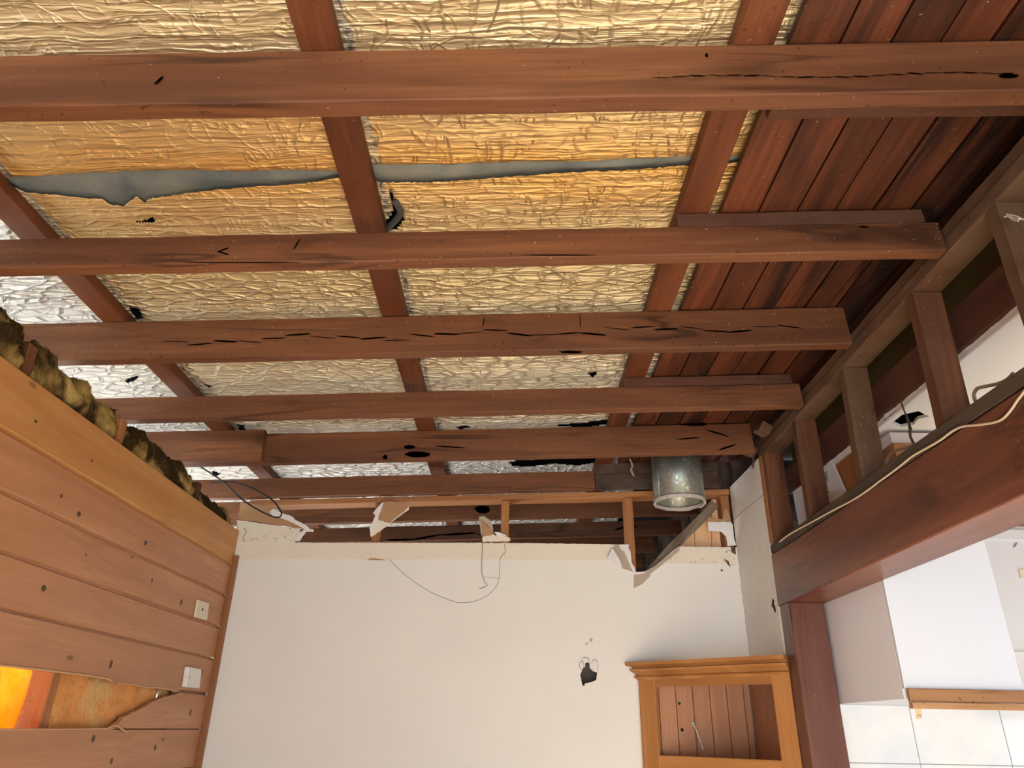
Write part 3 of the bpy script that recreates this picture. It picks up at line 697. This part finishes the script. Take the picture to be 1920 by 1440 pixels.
# kitchen cupboard
kcb = empty('wall_cupboard', (1.63, 3.1, 1.62)); tag(kcb, 'white kitchen wall cupboard with grey side, seen through the opening', 'cupboard')
timber('side_panel', 1.413, 1.429, 2.818, 3.418, 1.622, 2.415, m_melside, kcb, seg=2, wob=0, bev=.001)
timber('side_panel', 1.824, 1.84, 2.818, 3.418, 1.622, 2.415, m_melside, kcb, seg=2, wob=0, bev=.001)
timber('door', 1.413, 1.840, 2.80, 2.817, 1.656, 2.415, m_melfront, kcb, seg=2, wob=0, bev=.001)
timber('bottom_panel', 1.43, 1.823, 2.82, 3.418, 1.622, 1.638, m_melfront, kcb, seg=2, wob=0, bev=.001)
timber('top_panel', 1.43, 1.823, 2.82, 3.418, 2.398, 2.414, m_melfront, kcb, seg=2, wob=0, bev=.001)
pe = empty('pelmet_rail', (2.4, 2.8, 1.6)); tag(pe, 'brown timber rail under the white kitchen cupboard', 'rail')
timber('upper_board', 1.417, 3.9, 2.785, 2.80, 1.612, 1.656, m_pelmet, pe, wob=.001)
timber('lower_board', 1.417, 3.9, 2.775, 2.80, 1.590, 1.611, m_pelmet, pe, wob=.001)
tp = empty('tape_tag', PY(1723, 1329, 2.79)); tag(tp, 'small masking tape tag with pen marks hanging under the timber rail', 'tape')
prism('tape', P4([(1716, 1329), (1727, 1329), (1729, 1348), (1718, 1348)], 2.79), (0, .0005, 0), m_tape, tp)
tube('pen_mark', P4([(1720, 1345), (1721, 1341), (1723, 1340)], 2.7895), .0006, m_crack, tp)
tube('pen_mark', P4([(1727, 1345), (1727, 1341), (1724, 1340), (1724, 1343), (1727, 1343)], 2.7895), .0006, m_crack, tp, smooth=False)
so = empty('wall_socket', PY(1917, 1076, WY)); tag(so, 'pale yellow wall plate high on the kitchen wall at the right edge', 'wall plate')
prism('plate', P4([(1909, 1068), (1935, 1068), (1938, 1084), (1913, 1084)], WY - .001), (0, -.008, 0), m_plas_cream, so)
tag(prism('screw_anchor', P4([(1901, 1024), (1904, 1018), (1906, 1019), (1900, 1027)], WY - .001), (0, -.01, 0), m_screw), 'small grey screw in the kitchen wall above the yellow plate', 'screw')

# ---------------------------------------------------------------- framing above the back wall
g2 = 'pale framing above the white wall'
tag(timber('wall_plate', XL + .03, 1.238, 4.001, 4.105, 2.682, 2.714, m_newx, tilt=True), 'long pale orange wall plate above the white wall', 'framing', g2)
for u0, lab in ((703, 'pale stud behind the brown torn flap at the left of the gap'), (940, 'pale stud in the middle of the gap above the white wall'), (1172, 'pale stud left of the flue, running down into the torn notch')):
    x = PY(u0, 945, 4.0).x
    tag(timber('wall_stud', x, x + .046, 4.013, 4.10, 0.1, 2.682 + K * x - .002, m_newz), lab, 'stud', 'studs in the gap above the white wall')
tag(timber('wall_stud', 1.185, 1.232, 4.013, 4.10, .1, 2.73, m_newz), 'orange-brown corner stud right of the flue against the cream return wall', 'stud', 'studs in the gap above the white wall')
tag(timber('wall_stud', XL + .04, XL + .085, 4.013, 4.10, .1, 2.60, m_newz), 'corner stud behind the cracked white piece at the left', 'stud', 'studs in the gap above the white wall')
a, b = PY(1340, 946, 4.04), PY(1222, 1068, 4.04)
L = (a - b).length
br = timber('diagonal_brace', -L / 2, L / 2, 4.018, 4.060, -.024, .024, m_grey, wob=.006)
br.location = (a + b) / 2; br.rotation_euler = (0, -math.atan2(a.z - b.z, a.x - b.x), 0)
tag(br, 'weathered grey diagonal brace below the flue pipe', 'brace')
bpn = empty('boarding_panel', (1.1, 4.11, 2.4)); tag(bpn, 'bright peach boarding showing behind the diagonal brace', 'boarding')
for k, L in enumerate((((1268, 1060), (1268, 1012), (1302, 975), (1302, 1060)), ((1303, 1060), (1303, 974), (1334, 938), (1334, 1060)), ((1335, 1060), (1335, 937), (1352, 925), (1366, 925), (1366, 1060)))):
    prism('plank', P4(L, 4.104), (0, .014, 0), m_tg, bpn)
# torn bits of plasterboard on the frame
def scrap(name, label, pieces):
    c = empty(name, P4([pieces[0][1][0]])[0]); tag(c, label, 'plasterboard', 'torn plasterboard scraps above the white wall')
    for nm, L, y, mat, th in pieces: prism(nm, P4(L, y), (0, -th, 0), mat, c, jag=.002)
    return c
Z8 = lambda L: z5(L, 5.333, 640, 900)
scrap('plasterboard_scrap', 'square brown-backed scrap hanging left of centre above the white wall', [
    ('brown_paper', Z8([(425, 225), (500, 213), (600, 240), (680, 265), (640, 320), (560, 375), (490, 430), (370, 395)]), 3.985, m_brownp, .006),
    ('painted_face', Z8([(372, 398), (485, 435), (400, 505), (300, 575), (290, 520), (330, 440)]), 3.985, m_band, .006),
    ('torn_edge', Z8([(430, 228), (400, 240), (320, 335), (345, 360), (320, 420), (285, 490), (295, 560), (320, 520), (365, 405), (390, 330), (410, 280)]), 3.983, m_torn, .012),
    ('torn_edge', Z8([(680, 265), (675, 300), (600, 350), (540, 395), (490, 445), (480, 440), (550, 380), (640, 310)]), 3.984, m_torn, .009)])
scrap('plasterboard_scrap', 'pointed brown-and-white shard standing on the cracked part of the white wall', [
    ('brown_paper', Z8([(1390, 380), (1420, 420), (1480, 480), (1530, 545), (1415, 570)]), 3.99, m_brownp, .006),
    ('painted_face', Z8([(1412, 572), (1530, 548), (1560, 570), (1600, 555), (1680, 578), (1692, 600), (1680, 615), (1412, 620)]), 3.99, m_band, .008),
    ('torn_edge', Z8([(1378, 368), (1430, 366), (1490, 408), (1512, 460), (1520, 530), (1470, 460), (1395, 395), (1410, 540), (1400, 560)]), 3.988, m_tanp, .01),
    ('torn_edge', Z8([(1530, 525), (1570, 525), (1640, 550), (1660, 572), (1600, 556), (1560, 570)]), 3.988, m_torn, .01)])
scrap('plasterboard_scrap', 'white curled flap left of the torn notch, hanging from the stud', [
    ('torn_edge', z5([(115, 690), (150, 610), (185, 560), (215, 600), (265, 690), (300, 795), (240, 770), (170, 725)], 6.4, 1120, 940), 3.990, m_torn, .004),
    ('paper_edge', z5([(115, 680), (150, 600), (185, 548), (260, 650), (300, 780), (255, 680), (185, 562), (150, 620)], 6.4, 1120, 940), 3.985, m_tanp, .003)])
scrap('plasterboard_scrap', 'ragged white plaster scrap at the right corner beside the cream return wall', [
    ('torn_edge', z5([(1325, 245), (1600, 250), (1625, 290), (1632, 400), (1660, 530), (1560, 540), (1545, 430), (1480, 365), (1330, 355)], 6.4, 1120, 940), 4.008, m_torn, .006),
    ('brown_paper', z5([(1310, 190), (1500, 220), (1520, 90), (1560, 100), (1600, 245), (1330, 243)], 6.4, 1120, 940), 4.008, m_brownp, .005)])
scrap('plasterboard_scrap', 'brown paper-faced scrap at the left corner above the cracked white piece', [
    ('brown_paper', z5([(325, 545), (345, 395), (480, 412), (620, 432), (640, 470), (760, 510), (850, 560), (930, 605), (880, 630), (560, 580)], 4.8, 380, 860), 4.0, m_brownp, .006),
    ('torn_edge', z5([(605, 480), (640, 450), (720, 495), (800, 520), (850, 560), (935, 600), (925, 640), (870, 610), (780, 565), (690, 530), (640, 530)], 4.8, 380, 860), 3.998, m_torn, .008),
    ('torn_edge', z5([(925, 630), (1000, 640), (1000, 660), (930, 660), (900, 700), (870, 745), (830, 745), (860, 680)], 4.8, 380, 860), 3.998, m_torn, .007)])

# flue
fl = empty('flue_pipe', (.88, 3.72, 2.6)); tag(fl, 'round galvanised flue pipe hanging open-ended below the roof', 'flue')
def ring(name, r0, r1, z0, z1, mat, n=56, wob=0):
    bm = bmesh.new(); R = []
    for i in range(n):
        a = 2 * math.pi * i / n; c, s = math.cos(a), math.sin(a)
        w = noise.noise(Vector((c * 4, s * 4, 3))) * wob
        R.append([bm.verts.new((c * r, s * r, z)) for r, z in ((r1, z0 + w), (r1, z1), (r0, z1), (r0, z0 + w * .5))])
    for i in range(n):
        for k in range(4): bm.faces.new((R[i][k], R[(i + 1) % n][k], R[(i + 1) % n][(k + 1) % 4], R[i][(k + 1) % 4]))
    return link(name, bm, mat, fl, smooth=False)
p = ring('pipe', .131, .133, -.005, .30, m_galv); p.data.polygons.foreach_set('use_smooth', [True] * len(p.data.polygons))
ring('flaky_rim', .126, .136, -.010, .006, m_rim, wob=.012)
tube('seam', [(.88 - .118, 3.72 - .066, 2.6), (.88 - .118, 3.72 - .066, 2.89)], .003, m_galv, fl, smooth=False)

# ---------------------------------------------------------------- corner cabinet
cb = empty('corner_cabinet', (XR, 4.0, .95)); tag(cb, 'honey pine corner cabinet with open front, fixed in the corner by the dark post', 'cabinet')
A = Vector((.655, 3.985)); B = Vector((1.238, 3.446)); dv = (B - A).normalized(); nv = Vector((dv.y, -dv.x))  # nv towards the room
if nv.y > 0: nv = -nv
Lc = (B - A).length
def cabox(name, s0, s1, d0, d1, z0, z1, mat, bev=.002):
    """s along the front, d out from the front plane towards the room"""
    o = timber(name, s0, s1, -d1, -d0, z0, z1, mat, None, bev=bev, wob=.0006)
    ang = math.atan2(dv.y, dv.x); R = Matrix.Rotation(ang, 4, 'Z')
    lc = Vector(o.location); o.rotation_euler = (0, 0, ang); w = R @ lc
    o.parent = cb; o.location = Vector((A.x, A.y, 0)) + w - cb.location
    return o
ZT, ZB = 1.782, .95
def cz(u, v):
    d = ray(u, v); n3 = Vector((nv.x, nv.y, 0)); q = Vector((A.x, A.y, 0)) + n3 * .0
    return (CAM + d * ((q - CAM).dot(n3) / d.dot(n3)))
z_open = (cz(1231, 1290).z + cz(1449, 1280).z) / 2; z_shelf = (cz(1241, 1418).z + cz(1466, 1424).z) / 2
s_l = (Vector(cz(1232, 1350)[:2]) - A).dot(dv); s_r = (Vector(cz(1456, 1350)[:2]) - A).dot(dv)
cabox('stile', 0, s_l, -.02, .002, ZB, ZT - .004, m_cabz); cabox('stile', s_r, Lc, -.02, .002, ZB, ZT - .004, m_cabz)
cabox('top_rail', s_l, s_r, -.02, 0, z_open, ZT - .004, m_cabx)
cabox('lower_rail', s_l, s_r, -.02, 0, z_shelf - .075, z_shelf, m_cabx)
cabox('shelf', s_l - .01, s_r + .01, -.10, -.021, z_shelf - .03, z_shelf - .012, m_cabx)
cabox('panel', s_l, s_r, -.018, -.008, ZB, z_shelf - .076, m_cabx)
# crown moulding swept along the front
prof = [(0, ZT - .045), (.004, ZT - .045), (.008, ZT - .036), (.018, ZT - .031), (.008, ZT - .027), (.011, ZT - .014), (.026, ZT - .004), (.032, ZT + .005), (.018, ZT + .009), (.021, ZT + .017), (.044, ZT + .022), (.046, ZT + .038), (-.03, ZT + .038), (-.03, ZT - .0)]
bm = bmesh.new(); e0, e1 = [], []
for d, z in prof:
    dd = max(d, 0); e0.append(bm.verts.new(Vector((A.x, A.y, z)) + Vector((*(dv * (-dd)), 0)) + Vector((*(nv * (d + .002)), 0)) - cb.location))
    e1.append(bm.verts.new(Vector((A.x, A.y, z)) + Vector((*(dv * (Lc + .004)), 0)) + Vector((*(nv * (d + .002)), 0)) - cb.location))
bm.faces.new(e0); bm.faces.new(e1[::-1])
for i in range(len(prof)): bm.faces.new((e0[i], e0[(i + 1) % len(prof)], e1[(i + 1) % len(prof)], e1[i]))
link('crown_moulding', bm, m_cabx, cb)
bm = bmesh.new(); x = .665
while x < 1.20:
    x1 = min(x + .086, 1.212); addbox(bm, x + .001 - cb.location.x, x1 - .001 - cb.location.x, 3.968 - 4, 3.982 - 4, ZB - cb.location.z, ZT - cb.location.z); x = x1
bmesh.ops.bevel(bm, geom=[e for e in bm.edges if abs(e.verts[0].co.z - e.verts[1].co.z) > .1], offset=.0025, segments=1, affect='EDGES')
bp = link('back_panel', bm, m_cabback, cb)
bm = bmesh.new(); y = 3.48
while y < 3.96:
    y1 = min(y + .086, 3.966); addbox(bm, 1.213 - cb.location.x, 1.227 - cb.location.x, y + .001 - 4, y1 - .001 - 4, ZB - cb.location.z, ZT - cb.location.z); y = y1
link('side_back_panel', bm, m_cabdark, cb)
def disc(name, c, r, n, mat, parent, th=.002):
    bm = bmesh.new(); bmesh.ops.create_cone(bm, cap_ends=True, segments=20, radius1=r, radius2=r * .85, depth=th)
    o = link(name, bm, mat, parent); o.rotation_euler = Vector(n).to_track_quat('Z', 'Y').to_euler(); o.location = Vector(c) - parent.location; return o
disc('screw_hole', PY(1274, 1319, 3.9675), .007, (0, -1, 0), m_hole, cb); disc('screw_hole', PY(1279, 1368.5, 3.9675), .0085, (0, -1, 0), m_hole, cb)
sc = empty('hook_wire', PY(1299, 1357, 3.96)); tag(sc, 'screw with a bent pale wire hanging on the cabinet back panel', 'wire')
disc('screw_head', PY(1299, 1357, 3.963), .0095, (0, -1, 0), m_screw, sc, .006)
tube('wire', [PY(1301, 1358, 3.955), PY(1308, 1376, 3.94), PY(1314, 1394, 3.93), PY(1318, 1406, 3.925)], .0025, m_plas_white, sc)

# ---------------------------------------------------------------- left wall: wool, studs, plates
def wadding(name, x0, x1, y0, y1, z0, z1, mat, amp, label, grp='stained wool batts above the pine boards', seed=0, sub=(12, 60, 26), lean=0):
    cx, cy, cz_ = (x0 + x1) / 2, (y0 + y1) / 2, (z0 + z1) / 2
    bm = bmesh.new(); nxx, nyy, nzz = sub; V = {}
    def vert(i, j, k):
        if (i, j, k) in V: return V[(i, j, k)]
        p = Vector((x0 + (x1 - x0) * i / nxx, y0 + (y1 - y0) * j / nyy, z0 + (z1 - z0) * k / nzz))
        tz = k / nzz; q = p * 1.0 + Vector((seed, seed, 0))
        # ragged top line, rounded shoulders
        h = noise.noise(Vector((seed, p.y * 5, 0))) * amp * 1.0 + noise.noise(Vector((seed + 4, p.y * 17, 0))) * amp * .45
        p.z += h * tz
        d = noise.noise(q * 9) * amp * .7 + noise.noise(q * 26) * amp * .33 + noise.noise(q * 70) * amp * .16
        nrm = Vector(((i / nxx - .5) * 2, (j / nyy - .5) * .6, (tz - .35) * .9)); nrm.normalize()
        rnd = max(0, tz - .6) / .4; p.x += -(p.x - cx) * rnd * rnd * .7 ; p.x += lean * tz
        p += nrm * d; V[(i, j, k)] = bm.verts.new(p - Vector((cx, cy, cz_))); return V[(i, j, k)]
    for j in range(nyy):
        for k in range(nzz):
            for i in (0, nxx): bm.faces.new([vert(i, j, k), vert(i, j + 1, k), vert(i, j + 1, k + 1), vert(i, j, k + 1)])
        for i in range(nxx):
            for k in (0, nzz): bm.faces.new([vert(i, j, k), vert(i + 1, j, k), vert(i + 1, j + 1, k), vert(i, j + 1, k)])
    for k in range(nzz):
        for i in range(nxx):
            for j in (0, nyy): bm.faces.new([vert(i, j, k), vert(i + 1, j, k), vert(i + 1, j, k + 1), vert(i, j, k + 1)])
    rr = random.Random(seed); bm.verts.ensure_lookup_table(); base = [v.co.copy() for v in bm.verts]
    for _ in range(int(2600 * (y1 - y0))):
        p = base[rr.randrange(len(base))]
        if p.x < 0 and p.z < (z1 - z0) * .3: continue
        d = Vector((rr.uniform(-.2, 1), rr.uniform(-1, 1), rr.uniform(-.8, .8))).normalized(); Lf = rr.uniform(.008, .026)
        q = d.orthogonal().normalized() * rr.uniform(.0006, .0014); m1 = p + d * Lf * .6; e1 = p + d * Lf + Vector((0, 0, -Lf * .4))
        a_, b_, c_, d_, e_ = (bm.verts.new(w) for w in (p - q, p + q, m1 + q * .7, m1 - q * .7, e1))
        bm.faces.new((a_, b_, c_, d_)); bm.faces.new((d_, c_, e_))
    o = link(name, bm, mat, smooth=True); o.location = (cx, cy, cz_); return tag(o, label, 'insulation', grp)
wadding('wool_batt', -1.648, -1.552, .95, 2.022, 2.38, 2.625, m_wool, .045, 'dirty yellow wool batt at the left edge of the view, above the pine boards', seed=1, sub=(10, 110, 26))
wadding('wool_batt', -1.648, -1.552, 2.083, 2.632, 2.38, 2.61, m_wool, .038, 'blackened yellow wool batt in front of the third joist', seed=2)
wadding('wool_batt', -1.648, -1.552, 2.693, 3.412, 2.38, 2.60, m_wool, .036, 'long brown-yellow wool batt below the lapped joist end', seed=3, sub=(10, 80, 26))
wadding('wool_batt', -1.648, -1.552, 3.473, 3.93, 2.38, 2.555, m_wool, .028, 'small dark yellow wool batt in the corner by the white wall', seed=5, sub=(10, 50, 22))
for i, (y0, lab, z1) in enumerate(((2.030, 'reddish stud end between the first two wool batts', 2.585), (2.640, 'reddish stud end between the second and third wool batts', 2.58), (3.420, 'stud end wrapped in clear plastic between the last two wool batts', 2.57))):
    tag(timber('stud_end', -1.645, -1.548, y0 - .001, y0 + .044, 1.66 if i != 1 else .05, z1, m_dusty_red if i != 1 else m_newz), lab, 'stud', 'stud ends along the top of the pine wall')
tag(timber('stud_end', -1.645, -1.548, 3.05, 3.09, .05, 1.30, m_newz), 'stud inside the pine wall below the broken board', 'stud', 'stud ends along the top of the pine wall')
wadding('wool_batt', -1.648, -1.556, 2.70, 3.72, 1.32, 1.78, m_woolg, .012, 'orange-yellow wool filling showing through the broken pine board', grp='wool inside the wall', seed=8, sub=(8, 80, 30))
wadding('wool_batt', -1.650, -1.600, 1.86, 2.60, 1.20, 1.98, m_woolt, .016, 'glowing sunlit yellow wool at the left end of the broken board', grp='wool inside the wall', seed=9, sub=(6, 60, 50))
tag(tube('conduit', [PX(290, 1283, -1.549), PX(296, 1330, -1.549)] if False else [PX(300, 1275, -1.549), PX(288, 1330, -1.549)], .006, m_chrome, smooth=False), 'short silver conduit inside the broken pine board', 'conduit')
def lknot(u, v, w, h):
    bm = bmesh.new(); bmesh.ops.create_cone(bm, cap_ends=True, segments=18, radius1=1, radius2=.9, depth=.001)
    for q in bm.verts: q.co.x *= w * (1 + .2 * noise.noise(q.co * 3 + Vector((u, 0, 0)))); q.co.y *= h
    o = link('knot', bm, m_knot, wl); o.location = PX(u, v, XL); o.rotation_euler = (math.pi / 2, 0, math.pi / 2)
for u, v, w, h in ((82, 1103, .014, .011), (148, 964, .012, .010), (273, 1018, .013, .012), (285, 1089, .008, .009), (340, 1129, .013, .015), (175, 1385, .012, .014), (291, 1402, .011, .013), (209, 1427, .011, .012), (357, 1336, .012, .016), (248, 1045, .006, .006), (161, 1040, .005, .005), (208, 1245, .012, .018), (115, 930, .008, .008), (67, 790, .008, .006), (172, 864, .006, .006)): lknot(u, v, w, h)
m_split = plaster('raw_split_wood', (.62, .40, .22))
tube('split_edge', [Vector((XL + .001, y, z)) for y, z in ((1.7, 1.642), (2.2, 1.645), (2.6, 1.648), (2.93, 1.647), (3.0, 1.636))], .0038, m_split, wl)
tube('split_edge', [Vector((XL + .001, y, z)) for y, z in ((3.05, 1.634), (3.15, 1.636), (3.3, 1.632), (3.42, 1.636), (3.6, 1.631))], .003, m_split, wl)
tube('split_edge', [Vector((XL + .001, y, z)) for y, z in ((1.7, 1.470), (2.3, 1.472), (2.8, 1.473), (3.1, 1.476))], .003, m_split, wl)
tube('splinter', [Vector((XL + .006, y, z)) for y, z in ((3.02, 1.473), (3.10, 1.486), (3.16, 1.470), (3.20, 1.462))], .004, m_split, wl)
def plate(name, L, mat, hole, hr, hm, lab, th):
    c = empty(name, PX(*L[0], XL)); tag(c, lab, 'wall plate', 'plates on the pine wall')
    o = prism('plate', [PX(u, v, XL + .001) for u, v in L], (th, 0, 0), mat, c)
    b = o.modifiers.new('b', 'BEVEL'); b.width = .003; b.segments = 3; b.limit_method = 'ANGLE'
    d = PX(*hole, XL + th + .001); disc('centre_hole' if hm is m_hole else 'screw', d, hr, (1, 0, 0), hm, c, .0015)
plate('cable_plate', [(368, 1124), (389, 1131), (385, 1163), (362, 1157)], m_plas_cream, (380, 1143), .008, m_hole, 'cream square cable plate with a black hole, upper one on the pine wall', .010)
plate('cable_plate', [(346, 1250), (370, 1255), (366, 1291), (340, 1288)], m_plas_white, (355, 1269), .006, m_screw, 'white raised square plate at the tip of the broken board, lower on the pine wall', .022)
disc_c = empty('wall_knot_hole', PX(380, 1261, XL)); 
tag(disc_c, 'two tiny dark screw holes beside the white plate', 'hole')
disc('hole', PX(380, 1258, XL + .0006), .006, (1, 0, 0), m_hole, disc_c, .001); disc('hole', PX(380, 1263, XL + .0006), .005, (1, 0, 0), m_hole, disc_c, .001)

# ---------------------------------------------------------------- cables and webs
tag(tube('black_cable', [PY(u, v, y) for (u, v), y in zip(z5([(-40, 60), (55, 120), (200, 220), (330, 345), (450, 432), (600, 510), (680, 528), (710, 500), (690, 450), (640, 385), (560, 325), (450, 268), (300, 215), (190, 210), (60, 220)], 4.8, 380, 860), [3.75, 3.75, 3.76, 3.78, 3.8, 3.82, 3.82, 3.82, 3.82, 3.81, 3.8, 3.78, 3.77, 3.76, 3.75])], .0042, m_black), 'thin black cable looping out of the wool at the left corner', 'cable')
tag(tube('white_cable', [PX(u, v, XR - .004) for u, v in [(1945, 700), (1920, 735), (1907, 752), (1894, 771), (1879, 786), (1860, 793), (1830, 797), (1804, 800), (1785, 809), (1765, 824), (1745, 836), (1713, 854), (1690, 872), (1672, 886), (1647, 904), (1630, 917), (1600, 937), (1560, 958), (1520, 980), (1480, 1002), (1462, 1016)]], .0034, m_cable), 'cream cable sagging along the top edge of the big lintel', 'cable')
tag(tube('flat_cable', [PX(u, v, 1.285) for u, v in [(1829, 752), (1826, 740), (1832, 729), (1845, 725), (1869, 720), (1888, 712), (1900, 700)]], .005, m_cable2), 'dusty flat cable looping over the sole plate at the right, before the white ceiling', 'cable')
tag(tube('flat_cable', [PX(u, v, 1.285) for u, v in [(1660, 872), (1667, 854), (1682, 844), (1703, 838), (1720, 832)]], .0045, m_cable2), 'dusty flat cable looping beside the foot of the grey-brown stud', 'cable')
def web(pts, lab, r=.0012, mat=m_web):
    bm = None
    c = empty('cobweb', pts[0]); tag(c, lab, 'cobweb')
    for k in range(5):
        q = [Vector(p) + Vector((random.uniform(-1, 1), random.uniform(-1, 1), random.uniform(-1, 1))) * .006 for p in pts]
        tube('strand', q, r * random.uniform(.5, 1.3), mat, c)
    return c
web([PX(u, v, 1.345) for u, v in [(1690, 755), (1695, 770), (1702, 790), (1706, 803), (1704, 815), (1712, 832)]], 'dark dusty cobweb dangling before the hole in the kitchen ceiling', .002)
web([PY(u, v, 3.44) for u, v in [(1400, 838), (1408, 850), (1413, 862), (1411, 878)]], 'black cobweb at the corner above the cream return wall', .0016)
web([PY(u, v, 3.9) for u, v in [(1180, 858), (1186, 872), (1183, 880), (1188, 892)]], 'pale cobweb left of the flue under the roof', .0012, m_webw)
web([PX(u, v, XR - .006) for u, v in [(1888, 402), (1900, 408), (1914, 412)]], 'white web tuft on the dusty wall plate at the right edge', .002, m_webw)
